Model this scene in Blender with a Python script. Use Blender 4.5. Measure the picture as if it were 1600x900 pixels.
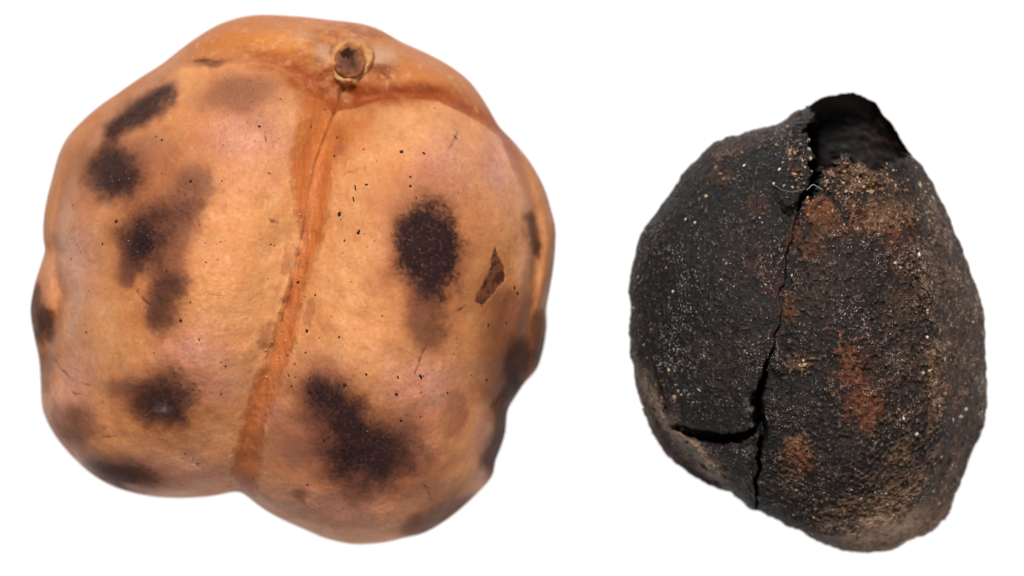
import bpy, math, random
import numpy as np

# ------------------------------------------------------------------ units
# Lengths below are written in "u": 1 u = 0.03 mm, so the large fruit is about 24 mm across.
S = 3.0e-5
CX, CY = 800.0, 450.0
ZC = 300.0                    # height of the widest girth of the large fruit above the table

scene = bpy.context.scene
for o in list(bpy.data.objects):
    bpy.data.objects.remove(o)

# ------------------------------------------------------------------ camera
LENS = 300.0
DIST = 1600 * LENS / 36.0     # u
cam_d = bpy.data.cameras.new("camera")
cam_d.lens = LENS
cam_d.sensor_width = 36.0
cam_d.clip_start = 0.01
cam_d.clip_end = 20.0
cam_d.dof.use_dof = True
cam_d.dof.focus_distance = (DIST - 300) * S
cam_d.dof.aperture_fstop = 38.0
cam = bpy.data.objects.new("camera", cam_d)
cam.location = (0, 0, (ZC + DIST) * S)
scene.collection.objects.link(cam)
scene.camera = cam

# ------------------------------------------------------------------ world, lamps, exposure
world = bpy.data.worlds.new("World")
scene.world = world
world.use_nodes = True
bg = world.node_tree.nodes["Background"]
bg.inputs[0].default_value = (1, 1, 1, 1)
bg.inputs[1].default_value = 0.06


def area_lamp(name, loc, size, power, col):
    d = bpy.data.lights.new(name, 'AREA')
    d.shape = 'DISK'
    d.size = size
    d.energy = power
    d.color = col
    o = bpy.data.objects.new(name, d)
    o.location = loc
    scene.collection.objects.link(o)
    v = -o.location
    o.rotation_euler = v.to_track_quat('-Z', 'Y').to_euler()
    return o


area_lamp("key_lamp", (-0.02, 0.165, 0.30), 0.06, 1.58, (1.0, 0.97, 0.93))
area_lamp("fill_lamp", (0.14, -0.10, 0.28), 0.10, 0.24, (1.0, 0.98, 0.96))

vs = scene.view_settings
vs.view_transform = 'Standard'
vs.look = 'None'
vs.exposure = 0.0
vs.gamma = 1.0
vs.use_curve_mapping = False
scene.render.engine = 'CYCLES'
scene.cycles.use_denoising = True
scene.cycles.max_bounces = 6

# ------------------------------------------------------------------ helpers
rng = np.random.default_rng(7)


def _hash(ix, iy, iz, seed):
    h = (ix.astype(np.uint32) * np.uint32(374761393) + iy.astype(np.uint32) * np.uint32(668265263)
         + iz.astype(np.uint32) * np.uint32(2147483647) + np.uint32((seed * 974711 + 1013) & 0xffffffff))
    h = (h ^ (h >> np.uint32(13))) * np.uint32(1274126177)
    h = (h ^ (h >> np.uint32(15))) * np.uint32(2246822519)
    h = h ^ (h >> np.uint32(16))
    return h.astype(np.float32) * np.float32(1.0 / 4294967295.0)


def vnoise(p, wl, seed=0):
    """value noise -1..1, wavelength wl"""
    q = (p / wl).astype(np.float32) + np.float32(1000.0)
    i = np.floor(q).astype(np.int64)
    f = q - i
    f = f * f * f * (f * (f * 6 - 15) + 10)
    x0, y0, z0 = i[:, 0], i[:, 1], i[:, 2]
    fx, fy, fz = f[:, 0], f[:, 1], f[:, 2]
    r = 0
    for dx in (0, 1):
        for dy in (0, 1):
            for dz in (0, 1):
                w = (fx if dx else 1 - fx) * (fy if dy else 1 - fy) * (fz if dz else 1 - fz)
                r = r + w * _hash(x0 + dx, y0 + dy, z0 + dz, seed)
    return r * 2 - 1


def fbm(p, wl, octv=3, seed=0, gain=0.5):
    r, a, t = 0, 1.0, 0
    for k in range(octv):
        r = r + a * vnoise(p, wl, seed + 17 * k)
        t += a
        a *= gain
        wl *= 0.48
    return r / t * 1.4


def sstep(a, b, x):
    t = np.clip((x - a) / (b - a), 0, 1)
    return t * t * (3 - 2 * t)


def poly_dist(x, y, pts, closed=False):
    """distance to a polyline, and arc parameter 0..1 of the nearest point"""
    P = [np.array(p, float) for p in pts]
    if closed:
        P.append(P[0])
    L = [np.linalg.norm(P[i + 1] - P[i]) for i in range(len(P) - 1)]
    tot = sum(L)
    best = np.full(x.shape, 1e9)
    bt = np.zeros(x.shape)
    acc = 0
    for i in range(len(P) - 1):
        a, b = P[i], P[i + 1]
        d = b - a
        t = np.clip(((x - a[0]) * d[0] + (y - a[1]) * d[1]) / (d @ d), 0, 1)
        dd = np.hypot(x - a[0] - t * d[0], y - a[1] - t * d[1])
        m = dd < best
        best[m] = dd[m]
        bt[m] = ((acc + t * L[i]) / tot)[m]
        acc += L[i]
    return best, bt


def poly_in(x, y, pts):
    ins = np.zeros(x.shape, bool)
    n = len(pts)
    for i in range(n):
        x1, y1 = pts[i]
        x2, y2 = pts[(i + 1) % n]
        if y1 == y2:
            continue
        c = ((y1 > y) != (y2 > y)) & (x < (x2 - x1) * (y - y1) / (y2 - y1) + x1)
        ins ^= c
    return ins


def sdf(x, y, pts):
    """positive inside"""
    d, _ = poly_dist(x, y, pts, True)
    return np.where(poly_in(x, y, pts), d, -d)


def smooth_closed(pts, n=1600):
    P = np.array(pts, float)
    m = len(P)
    out = []
    k = max(2, n // m)
    for i in range(m):
        p0, p1, p2, p3 = P[i - 1], P[i], P[(i + 1) % m], P[(i + 2) % m]
        t = (np.arange(k) / k)[:, None]
        out.append(0.5 * ((2 * p1) + (-p0 + p2) * t + (2 * p0 - 5 * p1 + 4 * p2 - p3) * t ** 2
                          + (-p0 + 3 * p1 - 3 * p2 + p3) * t ** 3))
    return np.concatenate(out)


def radial(pts, c, nth, smooth=0):
    q = smooth_closed(pts)
    dx, dy = q[:, 0] - c[0], q[:, 1] - c[1]
    th = np.arctan2(dy, dx)
    r = np.hypot(dx, dy)
    o = np.argsort(th)
    th, r = th[o], r[o]
    th3 = np.concatenate([th - 2 * np.pi, th, th + 2 * np.pi])
    g = np.linspace(-np.pi, np.pi, nth, endpoint=False)
    R = np.interp(g, th3, np.tile(r, 3))
    if smooth:
        k = np.exp(-0.5 * (np.arange(-3 * smooth, 3 * smooth + 1) / smooth) ** 2)
        k /= k.sum()
        R = np.convolve(np.concatenate([R[-3 * smooth:], R, R[:3 * smooth]]), k, 'valid')
    return g, R


class Body:
    """closed rounded body: front rings, girth, back rings.  u,v = front-view coordinates of each vertex"""

    def __init__(self, outline, c, zc, hf, hb, nth, nf, nb, pf=2.0, jag=0.0, seed=0):
        g, R = radial(outline, c, nth, 3)
        if jag:
            q = np.stack([np.cos(g) * R, np.sin(g) * R, 0 * g], 1)
            R = R + jag * fbm(q, 26, 4, seed + 5, 0.65)
        _, Rs = radial(outline, c, nth, nth // 22)
        t = np.concatenate([np.arange(1, nf + 1) / nf, 1 + np.arange(1, nb) / nb])
        front = t <= 1
        rho = np.where(front, np.sin(np.pi / 2 * t), np.sin(np.pi / 2 * t))
        zz = np.where(front, hf * np.sqrt(np.clip(1 - rho ** pf, 0, 1)), -hb * np.sqrt(np.clip(1 - rho ** 2.6, 0, 1)))
        rr = rho[:, None]
        RR = Rs[None] + (R - Rs)[None] * rr ** 8
        x = c[0] + RR * rr * np.cos(g)[None]
        y = c[1] + RR * rr * np.sin(g)[None]
        z = zc + np.repeat(zz[:, None], nth, 1)
        x = np.concatenate([[c[0]], x.ravel(), [c[0]]])
        y = np.concatenate([[c[1]], y.ravel(), [c[1]]])
        z = np.concatenate([[zc + hf], z.ravel(), [zc - hb]])
        self.x, self.y, self.z = x, y, z
        self.rho = np.concatenate([[0], np.repeat(rho, nth), [0]])
        self.front = np.concatenate([[True], np.repeat(front, nth), [False]])
        self.rim = np.where(self.front, np.sqrt(np.clip(1 - self.rho ** 2, 0, 1)), 0.0)   # 0 at girth
        nr = len(t)
        i = np.arange(nr - 1)[:, None] * nth
        j = np.arange(nth)[None]
        jn = (j + 1) % nth
        a = 1 + i + j
        b = 1 + i + jn
        quads = np.stack([a, b, b + nth, a + nth], -1).reshape(-1, 4)
        j = np.arange(nth)
        t1 = np.stack([np.zeros(nth, int), 1 + (j + 1) % nth, 1 + j], 1)
        last = 1 + (nr - 1) * nth
        e = len(x) - 1
        t2 = np.stack([np.full(nth, e), last + j, last + (j + 1) % nth], 1)
        # y runs downward in front-view coordinates, so the winding above faces out once y is flipped
        self.quads = quads[:, ::-1] if False else quads
        self.tris = np.concatenate([t1, t2])
        par = (hf / DIST) * self.rim
        self.u = CX + (x - CX) * (1 + par)
        self.v = CY + (y - CY) * (1 + par)

    def p3(self):
        return np.stack([self.x, self.y, self.z], 1)

    def normals(self):
        V = np.stack([(self.x - CX), (CY - self.y), self.z], 1)
        N = np.zeros_like(V)
        Q = self.quads
        fn = np.cross(V[Q[:, 2]] - V[Q[:, 0]], V[Q[:, 3]] - V[Q[:, 1]])
        for k in range(4):
            for ax in range(3):
                N[:, ax] += np.bincount(Q[:, k], fn[:, ax], len(V))
        T = self.tris
        fn = np.cross(V[T[:, 1]] - V[T[:, 0]], V[T[:, 2]] - V[T[:, 0]])
        for k in range(3):
            for ax in range(3):
                N[:, ax] += np.bincount(T[:, k], fn[:, ax], len(V))
        N /= np.linalg.norm(N, axis=1)[:, None] + 1e-12
        return V, N


def root_empty(name, label, cat, x, y):
    e = bpy.data.objects.new(name, None)
    e.empty_display_size = 0.004
    e.location = ((x - CX) * S, (CY - y) * S, 0)
    e["label"] = label
    e["category"] = cat
    scene.collection.objects.link(e)
    return e


def mesh_obj(name, V, faces_q, faces_t, mat, parent, col=None, normals=None, smooth=True):
    """V in u (x right, y up, z up, world), placed relative to the parent root"""
    top = parent
    off = np.zeros(3)
    while top is not None:
        off += np.array(top.location)
        top = top.parent
    W = V * S - off
    me = bpy.data.meshes.new(name)
    nq, nt = len(faces_q), len(faces_t)
    me.vertices.add(len(W))
    me.vertices.foreach_set("co", W.astype(np.float32).ravel())
    loops = np.concatenate([np.asarray(faces_q, np.int32).ravel(), np.asarray(faces_t, np.int32).ravel()])
    me.loops.add(len(loops))
    me.loops.foreach_set("vertex_index", loops)
    me.polygons.add(nq + nt)
    me.polygons.foreach_set("loop_start", np.concatenate([np.arange(nq) * 4, nq * 4 + np.arange(nt) * 3]).astype(np.int32))
    me.update(calc_edges=True)
    me.polygons.foreach_set("use_smooth", np.full(nq + nt, smooth))
    if col is not None:
        a = me.color_attributes.new("pigment", 'FLOAT_COLOR', 'POINT')
        a.data.foreach_set("color", col.astype(np.float32).ravel())
    if normals is not None:
        me.normals_split_custom_set_from_vertices(normals.astype(np.float32))
    me.materials.append(mat)
    me.update()
    o = bpy.data.objects.new(name, me)
    scene.collection.objects.link(o)
    o.parent = parent
    return o


def split_parts(body, flabel_v, names, mat, root, col):
    """cut the body along its own seams: one mesh per part"""
    V, N = body.normals()
    fq = flabel_v[body.quads[:, 0]]
    ft = flabel_v[body.tris[:, 1]]
    objs = []
    for k, nm in enumerate(names):
        q = body.quads[fq == k]
        t = body.tris[ft == k]
        used = np.unique(np.concatenate([q.ravel(), t.ravel()]))
        if len(used) == 0:
            continue
        mp = np.full(len(V), -1)
        mp[used] = np.arange(len(used))
        objs.append(mesh_obj(nm, V[used], mp[q], mp[t], mat, root, col[used], N[used]))
    return objs


def blend(col, m, c):
    m = np.clip(m, 0, 1)[:, None]
    return col * (1 - m) + np.array(c)[None] * m


# ------------------------------------------------------------------ materials
def skin_material(name, rough, spec, bump_specs, sss=0.0, sss_r=(1, .4, .2), sss_scale=0.001, tint=0.12, tint_wl=6, coat=0.0):
    m = bpy.data.materials.new(name)
    m.use_nodes = True
    nt = m.node_tree
    L = nt.links
    b = nt.nodes["Principled BSDF"]
    at = nt.nodes.new("ShaderNodeAttribute")
    at.attribute_name = "pigment"
    tc = nt.nodes.new("ShaderNodeTexCoord")
    n1 = nt.nodes.new("ShaderNodeTexNoise")
    n1.inputs["Scale"].default_value = 1 / (tint_wl * S)
    n1.inputs["Detail"].default_value = 3
    L.new(tc.outputs["Object"], n1.inputs["Vector"])
    mr = nt.nodes.new("ShaderNodeMapRange")
    mr.inputs[1].default_value = 0.25
    mr.inputs[2].default_value = 0.75
    mr.inputs[3].default_value = 1 - tint
    mr.inputs[4].default_value = 1 + tint
    L.new(n1.outputs["Fac"], mr.inputs[0])
    mx = nt.nodes.new("ShaderNodeVectorMath")
    mx.operation = 'SCALE'
    L.new(at.outputs["Color"], mx.inputs[0])
    L.new(mr.outputs[0], mx.inputs["Scale"])
    L.new(mx.outputs[0], b.inputs["Base Color"])
    ra = nt.nodes.new("ShaderNodeMath")
    ra.operation = 'MULTIPLY'
    ra.inputs[1].default_value = rough
    L.new(at.outputs["Alpha"], ra.inputs[0])
    L.new(ra.outputs[0], b.inputs["Roughness"])
    b.inputs["Specular IOR Level"].default_value = spec
    if sss:
        b.inputs["Subsurface Weight"].default_value = sss
        b.inputs["Subsurface Radius"].default_value = sss_r
        b.inputs["Subsurface Scale"].default_value = sss_scale
    prev = None
    for wl, strength, dist in bump_specs:
        n = nt.nodes.new("ShaderNodeTexNoise")
        n.inputs["Scale"].default_value = 1 / (wl * S)
        n.inputs["Detail"].default_value = 4
        n.inputs["Roughness"].default_value = 0.6
        L.new(tc.outputs["Object"], n.inputs["Vector"])
        bp = nt.nodes.new("ShaderNodeBump")
        bp.inputs["Strength"].default_value = strength
        bp.inputs["Distance"].default_value = dist * S
        L.new(n.outputs["Fac"], bp.inputs["Height"])
        if prev:
            L.new(prev.outputs[0], bp.inputs["Normal"])
        prev = bp
    L.new(prev.outputs[0], b.inputs["Normal"])
    return m


M_husk = skin_material("waxy_husk", 1.0, 0.12, [(4, 0.5, 1.2), (12, 0.12, 2.0)], sss=0.05, sss_r=(1, .35, .12), sss_scale=0.0009, tint=0.10, tint_wl=5)
M_char = skin_material("charred_shell", 1.0, 0.10, [(4, 0.9, 2.6), (14, 0.3, 4)], tint=0.35, tint_wl=6)
M_grain = skin_material("dust_grain", 1.0, 0.2, [(4, 0.3, 1)], tint=0.2, tint_wl=5)
M_stub = skin_material("woody_stub", 1.0, 0.1, [(6, 0.7, 3)], tint=0.2, tint_wl=7)

mt = bpy.data.materials.new("white_light_panel")
mt.use_nodes = True
nb_ = mt.node_tree.nodes["Principled BSDF"]
ns_ = mt.node_tree.nodes.new("ShaderNodeTexNoise")
ns_.inputs["Scale"].default_value = 40
rp_ = mt.node_tree.nodes.new("ShaderNodeValToRGB")
rp_.color_ramp.elements[0].color = (0.11, 0.11, 0.11, 1)
rp_.color_ramp.elements[1].color = (0.12, 0.12, 0.12, 1)
mt.node_tree.links.new(ns_.outputs["Fac"], rp_.inputs[0])
mt.node_tree.links.new(rp_.outputs[0], nb_.inputs["Base Color"])
nb_.inputs["Roughness"].default_value = 0.7
nb_.inputs["Specular IOR Level"].default_value = 0.2
nb_.inputs["Emission Color"].default_value = (1, 1, 1, 1)
nb_.inputs["Emission Strength"].default_value = 1.0

# ------------------------------------------------------------------ the surface: a backlit white panel
me = bpy.data.meshes.new("white_light_panel")
q = 0.6
me.from_pydata([(-q, -q, 0), (q, -q, 0), (q, q, 0), (-q, q, 0), (-q, -q, -.02), (q, -q, -.02), (q, q, -.02), (-q, q, -.02)], [],
               [(0, 1, 2, 3), (7, 6, 5, 4), (0, 4, 5, 1), (1, 5, 6, 2), (2, 6, 7, 3), (3, 7, 4, 0)])
me.materials.append(mt)
o = bpy.data.objects.new("white_light_panel", me)
o["kind"] = "structure"
o["label"] = "plain bright white surface under both fruits"
scene.collection.objects.link(o)

# ================================================================== FRUIT 1: ripe spotted fruit
OUT1 = [(460, 25), (396, 23.5), (349, 35), (314, 54), (282, 77), (253, 100), (218, 122), (182, 147), (147, 172), (111, 207), (93, 238),
        (82, 277), (73, 312), (68, 346), (68, 376), (71, 389), (66, 407), (56, 438), (49, 470), (48, 492), (54, 528), (61.5, 565), (64, 602),
        (66, 636), (76, 663), (93, 690), (118, 718), (147, 743), (182, 762), (228, 774), (271, 778), (310, 777), (338, 774), (367, 768),
        (381, 771), (409, 793), (438, 810), (480, 829), (509, 841), (551, 850), (598, 848), (633, 840), (662, 833), (697, 813), (729, 787),
        (761, 755), (772, 738), (773, 723), (783, 698), (790, 674), (793, 642), (804, 622), (820, 598), (838, 578), (848, 549), (854, 513),
        (854, 481), (859, 453), (866, 410), (868.5, 360), (862, 330), (851, 294), (830, 255), (802, 220), (780, 197), (759, 161), (734, 127),
        (702, 102), (667, 83), (627, 65), (592, 45.5), (560, 36), (517, 31)]
C1 = (462, 440)
B1 = Body(OUT1, C1, ZC, 255, 300, 1380, 370, 100, pf=2.25)
u, v = B1.u, B1.v
P0 = B1.p3()

POLY_L = [(484, 150), (476, 131), (458, 117), (431, 102), (396, 97), (353, 101), (317, 106), (280, 110), (253, 128), (211, 163), (157, 216),
          (128, 258), (108, 315), (98, 364), (102, 410), (112, 460), (98, 540), (82, 590), (20, 640), (40, 800), (250, 860), (357, 830),
          (377, 762), (386, 720), (397, 667), (413, 613), (445, 531), (466, 442), (480, 371), (488, 305), (494, 252), (507, 213), (520, 178), (505, 155)]
POLY_R = [(530, 172), (560, 168), (599, 157), (642, 153), (684, 158), (720, 173), (748, 190), (777, 211), (795, 245), (810, 290), (822, 340),
          (824, 380), (816, 428), (808, 500), (806, 560), (800, 640), (860, 800), (700, 940), (500, 940), (392, 860),
          (377, 762), (386, 720), (397, 667), (413, 613), (445, 531), (466, 442), (480, 371), (488, 305), (494, 252), (507, 213), (520, 178)]
w1 = fbm(P0, 60, 3, 3)
w2 = fbm(P0, 60, 3, 41)
dL = sdf(u + 3 * w1, v + 3 * w2, POLY_L)
dR = sdf(u + 3 * w1, v + 3 * w2, POLY_R)


sq = 0.12 * sstep(40, 130, poly_dist(u, v, [(521, 177), (493, 252), (474, 371), (444, 531), (396, 667), (376, 775)])[0])


def lobe_prof(d, K, w):
    dd = np.sqrt(np.clip(d, 0, 999) ** 2 + 17 ** 2) - 17
    t = np.clip(dd / w, 0, 1)
    s1 = sstep(-16, 46, d) * (2 - sstep(-16, 46, d)) * .5 + .5 * sstep(-10, 60, d)
    return K * (sq * s1 + (1 - sq) * t * (2 - t))


fr = B1.front
edge = sstep(0, 0.35, B1.rim)
h = lobe_prof(dL, 66, 125) + lobe_prof(dR, 66, 125)
ang = np.arctan2(v - 97, u - 547)
rst = np.hypot(u - 547, (v - 97) * 1.15)
h += (4.0 * np.sin(6 * ang + 1.1 + 1.5 * w1) + 2.5 * np.sin(11 * ang + 2 * w2)) * np.exp(-((rst - 52) / 20) ** 2)
# second, broader swell of each lobe
h += 26 * np.exp(-(((u - 285) / 150) ** 2 + ((v - 430) / 230) ** 2)) + 28 * np.exp(-(((u - 640) / 150) ** 2 + ((v - 480) / 240) ** 2))
# groove behind the front lobes, at the top
dout = np.where((dL < 0) & (dR < 0), np.minimum(-dL, -dR), 0)
top = sstep(330, 180, v)
outside = ((dL < 0) & (dR < 0))
SEAM = [(533, 140), (521, 177), (507, 213), (493, 252), (486, 305), (474, 371), (464, 442), (444, 531), (412, 613), (396, 667), (384, 720), (376, 775)]
dS, tS = poly_dist(u + 2 * w1, v, SEAM)
h += np.where(outside, 1, 0) * top * 16 * sstep(3, 60, dout)
for a, b, r, r2, k in [(452, 118, 34, 15, 15), (640, 150, 60, 14, 14), (560, 158, 40, 12, 10), (400, 96, 50, 12, 6), (730, 182, 40, 14, 7)]:
    h -= k * np.exp(-(((u - a) / r) ** 2 + ((v - b) / r2) ** 2))
h -= np.where(outside & (dS > 60), 1, 0) * (1 - top) * 17 * np.exp(-((dout - 16) / 16) ** 2) * sstep(-1, 20, dout)
# valley in which the stalk sits
h -= 26 * np.exp(-(((u - 540) / 70) ** 2 + ((v - 140) / 34) ** 2))
h += 22 * np.exp(-(((u - 549) / 42) ** 2 + ((v - 96) / 30) ** 2))
for a, b, r, k in [(502, 84, 17, 10), (600, 88, 19, 12), (470, 62, 26, 9), (500, 118, 14, 8), (572, 132, 16, 7), (520, 140, 10, 6), (548, 66, 22, 6)]:
    h += k * np.exp(-(((u - a) / r) ** 2 + ((v - b) / (r * .8)) ** 2))
h += 20 * np.exp(-(((u - 380) / 90) ** 2 + ((v - 62) / 32) ** 2)) + 20 * np.exp(-(((u - 690) / 70) ** 2 + ((v - 118) / 30) ** 2))
h -= 15 * np.exp(-(dS / 30) ** 2) * sstep(340, 210, v)
# thin cleft in the seam, upper half
CLEFT = [(536, 131), (531, 152), (521, 177), (507, 213), (493, 252), (484, 300), (474, 360), (461, 430), (440, 510)]
dC, tC = poly_dist(u, v, CLEFT)
cw = 1.6 + 2.6 * np.exp(-((tC - 0.03) / 0.03) ** 2) + 2.0 * np.exp(-((tC - 0.125) / 0.02) ** 2)
cdep = (6 * sstep(0.5, 0.12, tC) + .8 + 9 * np.exp(-((tC - .03) / .035) ** 2)) * (0.75 + 0.5 * w2)
cdep = cdep * (1 - 0.85 * np.exp(-((tC - 0.088) / 0.016) ** 2))
h -= cdep * np.exp(-(dC / cw) ** 2)
# side ridges: rear lobes pinch in behind the pale ridges
RIDGE_L = [(280, 110), (253, 128), (211, 163), (157, 216), (128, 258), (108, 315), (98, 364), (116, 407), (124, 460), (112, 520)]
dr_, tr_ = poly_dist(u, v, RIDGE_L)
h += 7 * np.exp(-(dr_ / 13) ** 2) * sstep(1, .8, tr_)
RIDGE_R = [(777, 211), (791, 241), (805, 284), (820, 340), (822, 400), (814, 428), (808, 499), (800, 560)]
dr2, tr2 = poly_dist(u, v, RIDGE_R)
h += 7 * np.exp(-(dr2 / 13) ** 2)
# dents and lumps
for (a, b, r, k) in [(100, 392, 26, -10), (415, 345, 26, 5), (440, 385, 30, -4), (330, 470, 40, -5), (760, 470, 40, -7), (600, 640, 50, -5),
                     (815, 600, 30, -10), (780, 720, 26, -10), (690, 700, 40, 4), (150, 600, 30, -6), (190, 330, 50, -6), (400, 560, 40, 4), (350, 600, 30, -3)]:
    h += k * np.exp(-(((u - a) / r) ** 2 + ((v - b) / r) ** 2))
h += 8 * fbm(P0, 120, 3, 11) + 3.2 * fbm(P0, 52, 2, 13) + 9 * fbm(P0, 70, 2, 15) * sstep(.75, .3, B1.rim) + 1.0 * fbm(P0, 22, 3, 19) + 0.4 * fbm(P0, 6, 2, 23)
# scratches
SCR = [[(697, 241), (706, 228), (712, 216), (715, 206)], [(648, 586), (656, 566), (664, 546), (669, 536)], [(300, 98), (322, 95), (350, 97)],
       [(85, 560), (98, 578), (118, 596)], [(132, 598), (147, 604)], [(112, 612), (130, 616)], [(217, 452), (230, 470), (240, 478)], [(246, 492), (255, 510)], [(163, 682), (186, 680)],
       [(716, 487), (728, 477)], [(416, 205), (417, 225)], [(670, 765), (674, 780)], [(436, 350), (420, 342)], [(660, 755), (672, 762)]]
scr = np.zeros_like(u)
for s_ in SCR:
    d_, t_ = poly_dist(u + 1.5 * vnoise(P0, 9, 5), v + 1.5 * vnoise(P0, 9, 6), s_)
    scr = np.maximum(scr, np.exp(-(d_ / (0.6 + 1.9 * np.sin(np.pi * np.clip(t_, .03, .97)) * (0.75 + .5 * w1))) ** 2) * np.clip(.8 + .7 * vnoise(P0, 7, 55), 0, 1))
h -= 1.5 * scr
SEL = [(476, 131), (469, 165), (462, 205), (452, 252), (460, 300), (470, 371), (455, 442), (430, 531), (394, 613), (378, 667), (366, 720), (356, 790)]
SER = [(398, 790), (408, 720), (413, 667), (435, 613), (460, 531), (478, 442), (504, 371), (520, 300), (545, 265), (585, 235), (600, 200), (598, 160), (560, 162), (530, 160)]
dst0 = sdf(u + 3 * fbm(P0, 30, 3, 8), v + 4 * fbm(P0, 30, 3, 9), SEL + SER)
h -= 4.0 * sstep(-9, 13, dst0) * sstep(290, 360, v) + 2.2 * sstep(-4, 7, dst0) * sstep(330, 290, v) * sstep(520, 500, u)
h += 2.2 * np.exp(-((dst0 + 5) / 4) ** 2) * sstep(.0, .5, fbm(P0, 24, 2, 571))
h -= 1.2 * sstep(0, 6, dst0) * fbm(P0 * np.array([1.3, .25, 1]), 9, 3, 577)
PATCH = [(775, 384), (780, 398), (786, 412), (788, 440), (772, 460), (755, 477), (741, 472), (750, 452), (762, 430), (766, 405)]
dP = sdf(u + 4 * fbm(P0, 14, 3, 8), v + 4 * fbm(P0, 14, 3, 9), PATCH)
h -= 2.5 * sstep(-1, 2, dP)
# crinkled skin where the surface has flaked, left of the seam
crk = np.abs(fbm(P0 * np.array([0.5, 1.2, 1]), 16, 3, 77))
crm = np.exp(-(((u - 350) / 70) ** 2 + ((v - 470) / 45) ** 2)) + np.exp(-(((u - 440) / 30) ** 2 + ((v - 350) / 30) ** 2)) + .7 * np.exp(-(((u - 560) / 40) ** 2 + ((v - 300) / 50) ** 2))
h -= 0.6 * crm * sstep(0.14, 0.0, crk)
B1.z = B1.z + np.where(fr, h * edge, 3 * fbm(P0, 120, 2, 11) * sstep(1.0, .9, B1.rho))
B1.z -= B1.z.min()

# ---- pigment
n40 = fbm(P0, 45, 4, 101)
n41 = fbm(P0, 45, 4, 131)
n90 = fbm(P0, 110, 3, 151)
n16 = fbm(P0, 17, 4, 501, .6)
n12 = fbm(P0, 12, 3, 161)
n4 = vnoise(P0, 3.6, 171)
n2 = vnoise(P0, 2.2, 181)
n25 = fbm(P0, 26, 4, 191, .6)
n26 = fbm(P0, 26, 4, 197, .6)
uu = u + 9 * n40 + 4 * n25 + 1.5 * n12
vv = v + 9 * n41 + 4 * n26 + 1.5 * n12
TAN = (0.68, 0.288, 0.092)
col = np.tile(np.array(TAN), (len(u), 1))


def G(a, b, r, r2=None, ang=0):
    r2 = r2 or r
    c_, s_ = math.cos(math.radians(ang)), math.sin(math.radians(ang))
    dx, dy = uu - a, vv - b
    X, Y = dx * c_ + dy * s_, -dx * s_ + dy * c_
    return np.exp(-((X / r) ** 2 + (Y / r2) ** 2))


col = blend(col, 0.6 * sstep(-.3, .7, n90), (0.58, 0.208, 0.056))
col = blend(col, 0.5 * sstep(.1, .9, n40), (0.73, 0.345, 0.132))
col = blend(col, 0.35 * sstep(.1, .8, -n41), (0.53, 0.20, 0.070))
PINK = (0.60, 0.275, 0.185)
pink = np.zeros_like(u)
for a in [(400, 200, 60, 70), (375, 215, 50, 40), (690, 270, 50, 60), (660, 610, 70, 60), (300, 560, 60, 50), (420, 640, 30, 40), (620, 690, 60, 30), (300, 600, 80, 30),
          (500, 590, 60, 40), (120, 400, 30, 80), (780, 250, 30, 70), (110, 620, 40, 80), (530, 790, 150, 40), (250, 740, 120, 40), (760, 700, 30, 60)]:  # patches at the rims paint in the hazy reflection of the panel
    pink = np.maximum(pink, G(*a))
col = blend(col, 0.85 * pink + 0.2 * n40 * pink, PINK)
YEL = (0.74, 0.365, 0.135)
for a in [(440, 400, 45, 90, 10), (430, 150, 40, 50), (560, 330, 30, 60), (540, 420, 40, 70), (420, 560, 30, 30), (470, 600, 25, 60, 20), (610, 210, 60, 40)]:
    col = blend(col, 0.55 * G(*a), YEL)
# rear lobes are a deeper, clearer orange, paler along the ridge
rear = sstep(0, 12, dout) * fr
ORG = (0.50, 0.165, 0.034)
col = blend(col, 0.55 * rear, (0.47, 0.19, 0.075))
col = blend(col, 0.85 * rear * sstep(300, 60, v), ORG)
col = blend(col, 0.9 * G(440, 72, 55, 22, -5) * rear, (0.64, 0.235, 0.042))
col = blend(col, 0.55 * np.exp(-(dr_ / 14) ** 2) * sstep(0, .1, tr_), (0.60, 0.34, 0.21))
col = blend(col, 0.45 * np.exp(-(dr2 / 14) ** 2), (0.60, 0.33, 0.20))
# seam: orange red strip
SE_L = [(476, 131), (469, 165), (462, 205), (452, 252), (460, 300), (470, 371), (455, 442), (430, 531), (394, 613), (378, 667), (366, 720), (356, 790)]
SE_R = [(398, 790), (408, 720), (413, 667), (435, 613), (460, 531), (478, 442), (504, 371), (520, 300), (545, 265), (585, 235), (600, 200), (598, 160), (560, 162), (530, 160)]
dSt = sdf(u + 1.6 * n12 + 2 * n40, v + 3 * n41, SE_L + SE_R)
soft = 1 + 3.2 * sstep(345, 290, v) * sstep(500, 530, u)
strip = sstep(-6, 8, (dSt + 2 * n12 + 1.5 * n4 - 5 * (soft - 1)) / soft)
low = sstep(280, 380, v)
col = blend(col, strip * (0.80 + 0.05 * low) * fr, (0.49, 0.128, 0.023))
col = blend(col, strip * 0.5 * sstep(-.1, .7, n40) * (1 - low), (0.64, 0.25, 0.05))
col = blend(col, strip * 0.6 * low * sstep(-.3, .7, n41 + .8 * fbm(P0 * np.array([1.3, .2, 1]), 8, 3, 579)), (0.33, 0.085, 0.020))
col = blend(col, 0.5 * np.exp(-(np.abs(dSt) / 3.0) ** 2) * sstep(-.1, .5, n12) * fr * low, (0.20, 0.07, 0.025))
# reddish flakes beside the seam
for a in [(455, 405, 12, 28, 10), (418, 525, 16, 26, 20), (485, 490, 9, 30, 5), (533, 235, 7, 14, 10), (445, 600, 14, 20)]:
    col = blend(col, sstep(.35, .55, G(*a)) * .65, (0.42, 0.155, 0.055))
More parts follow.
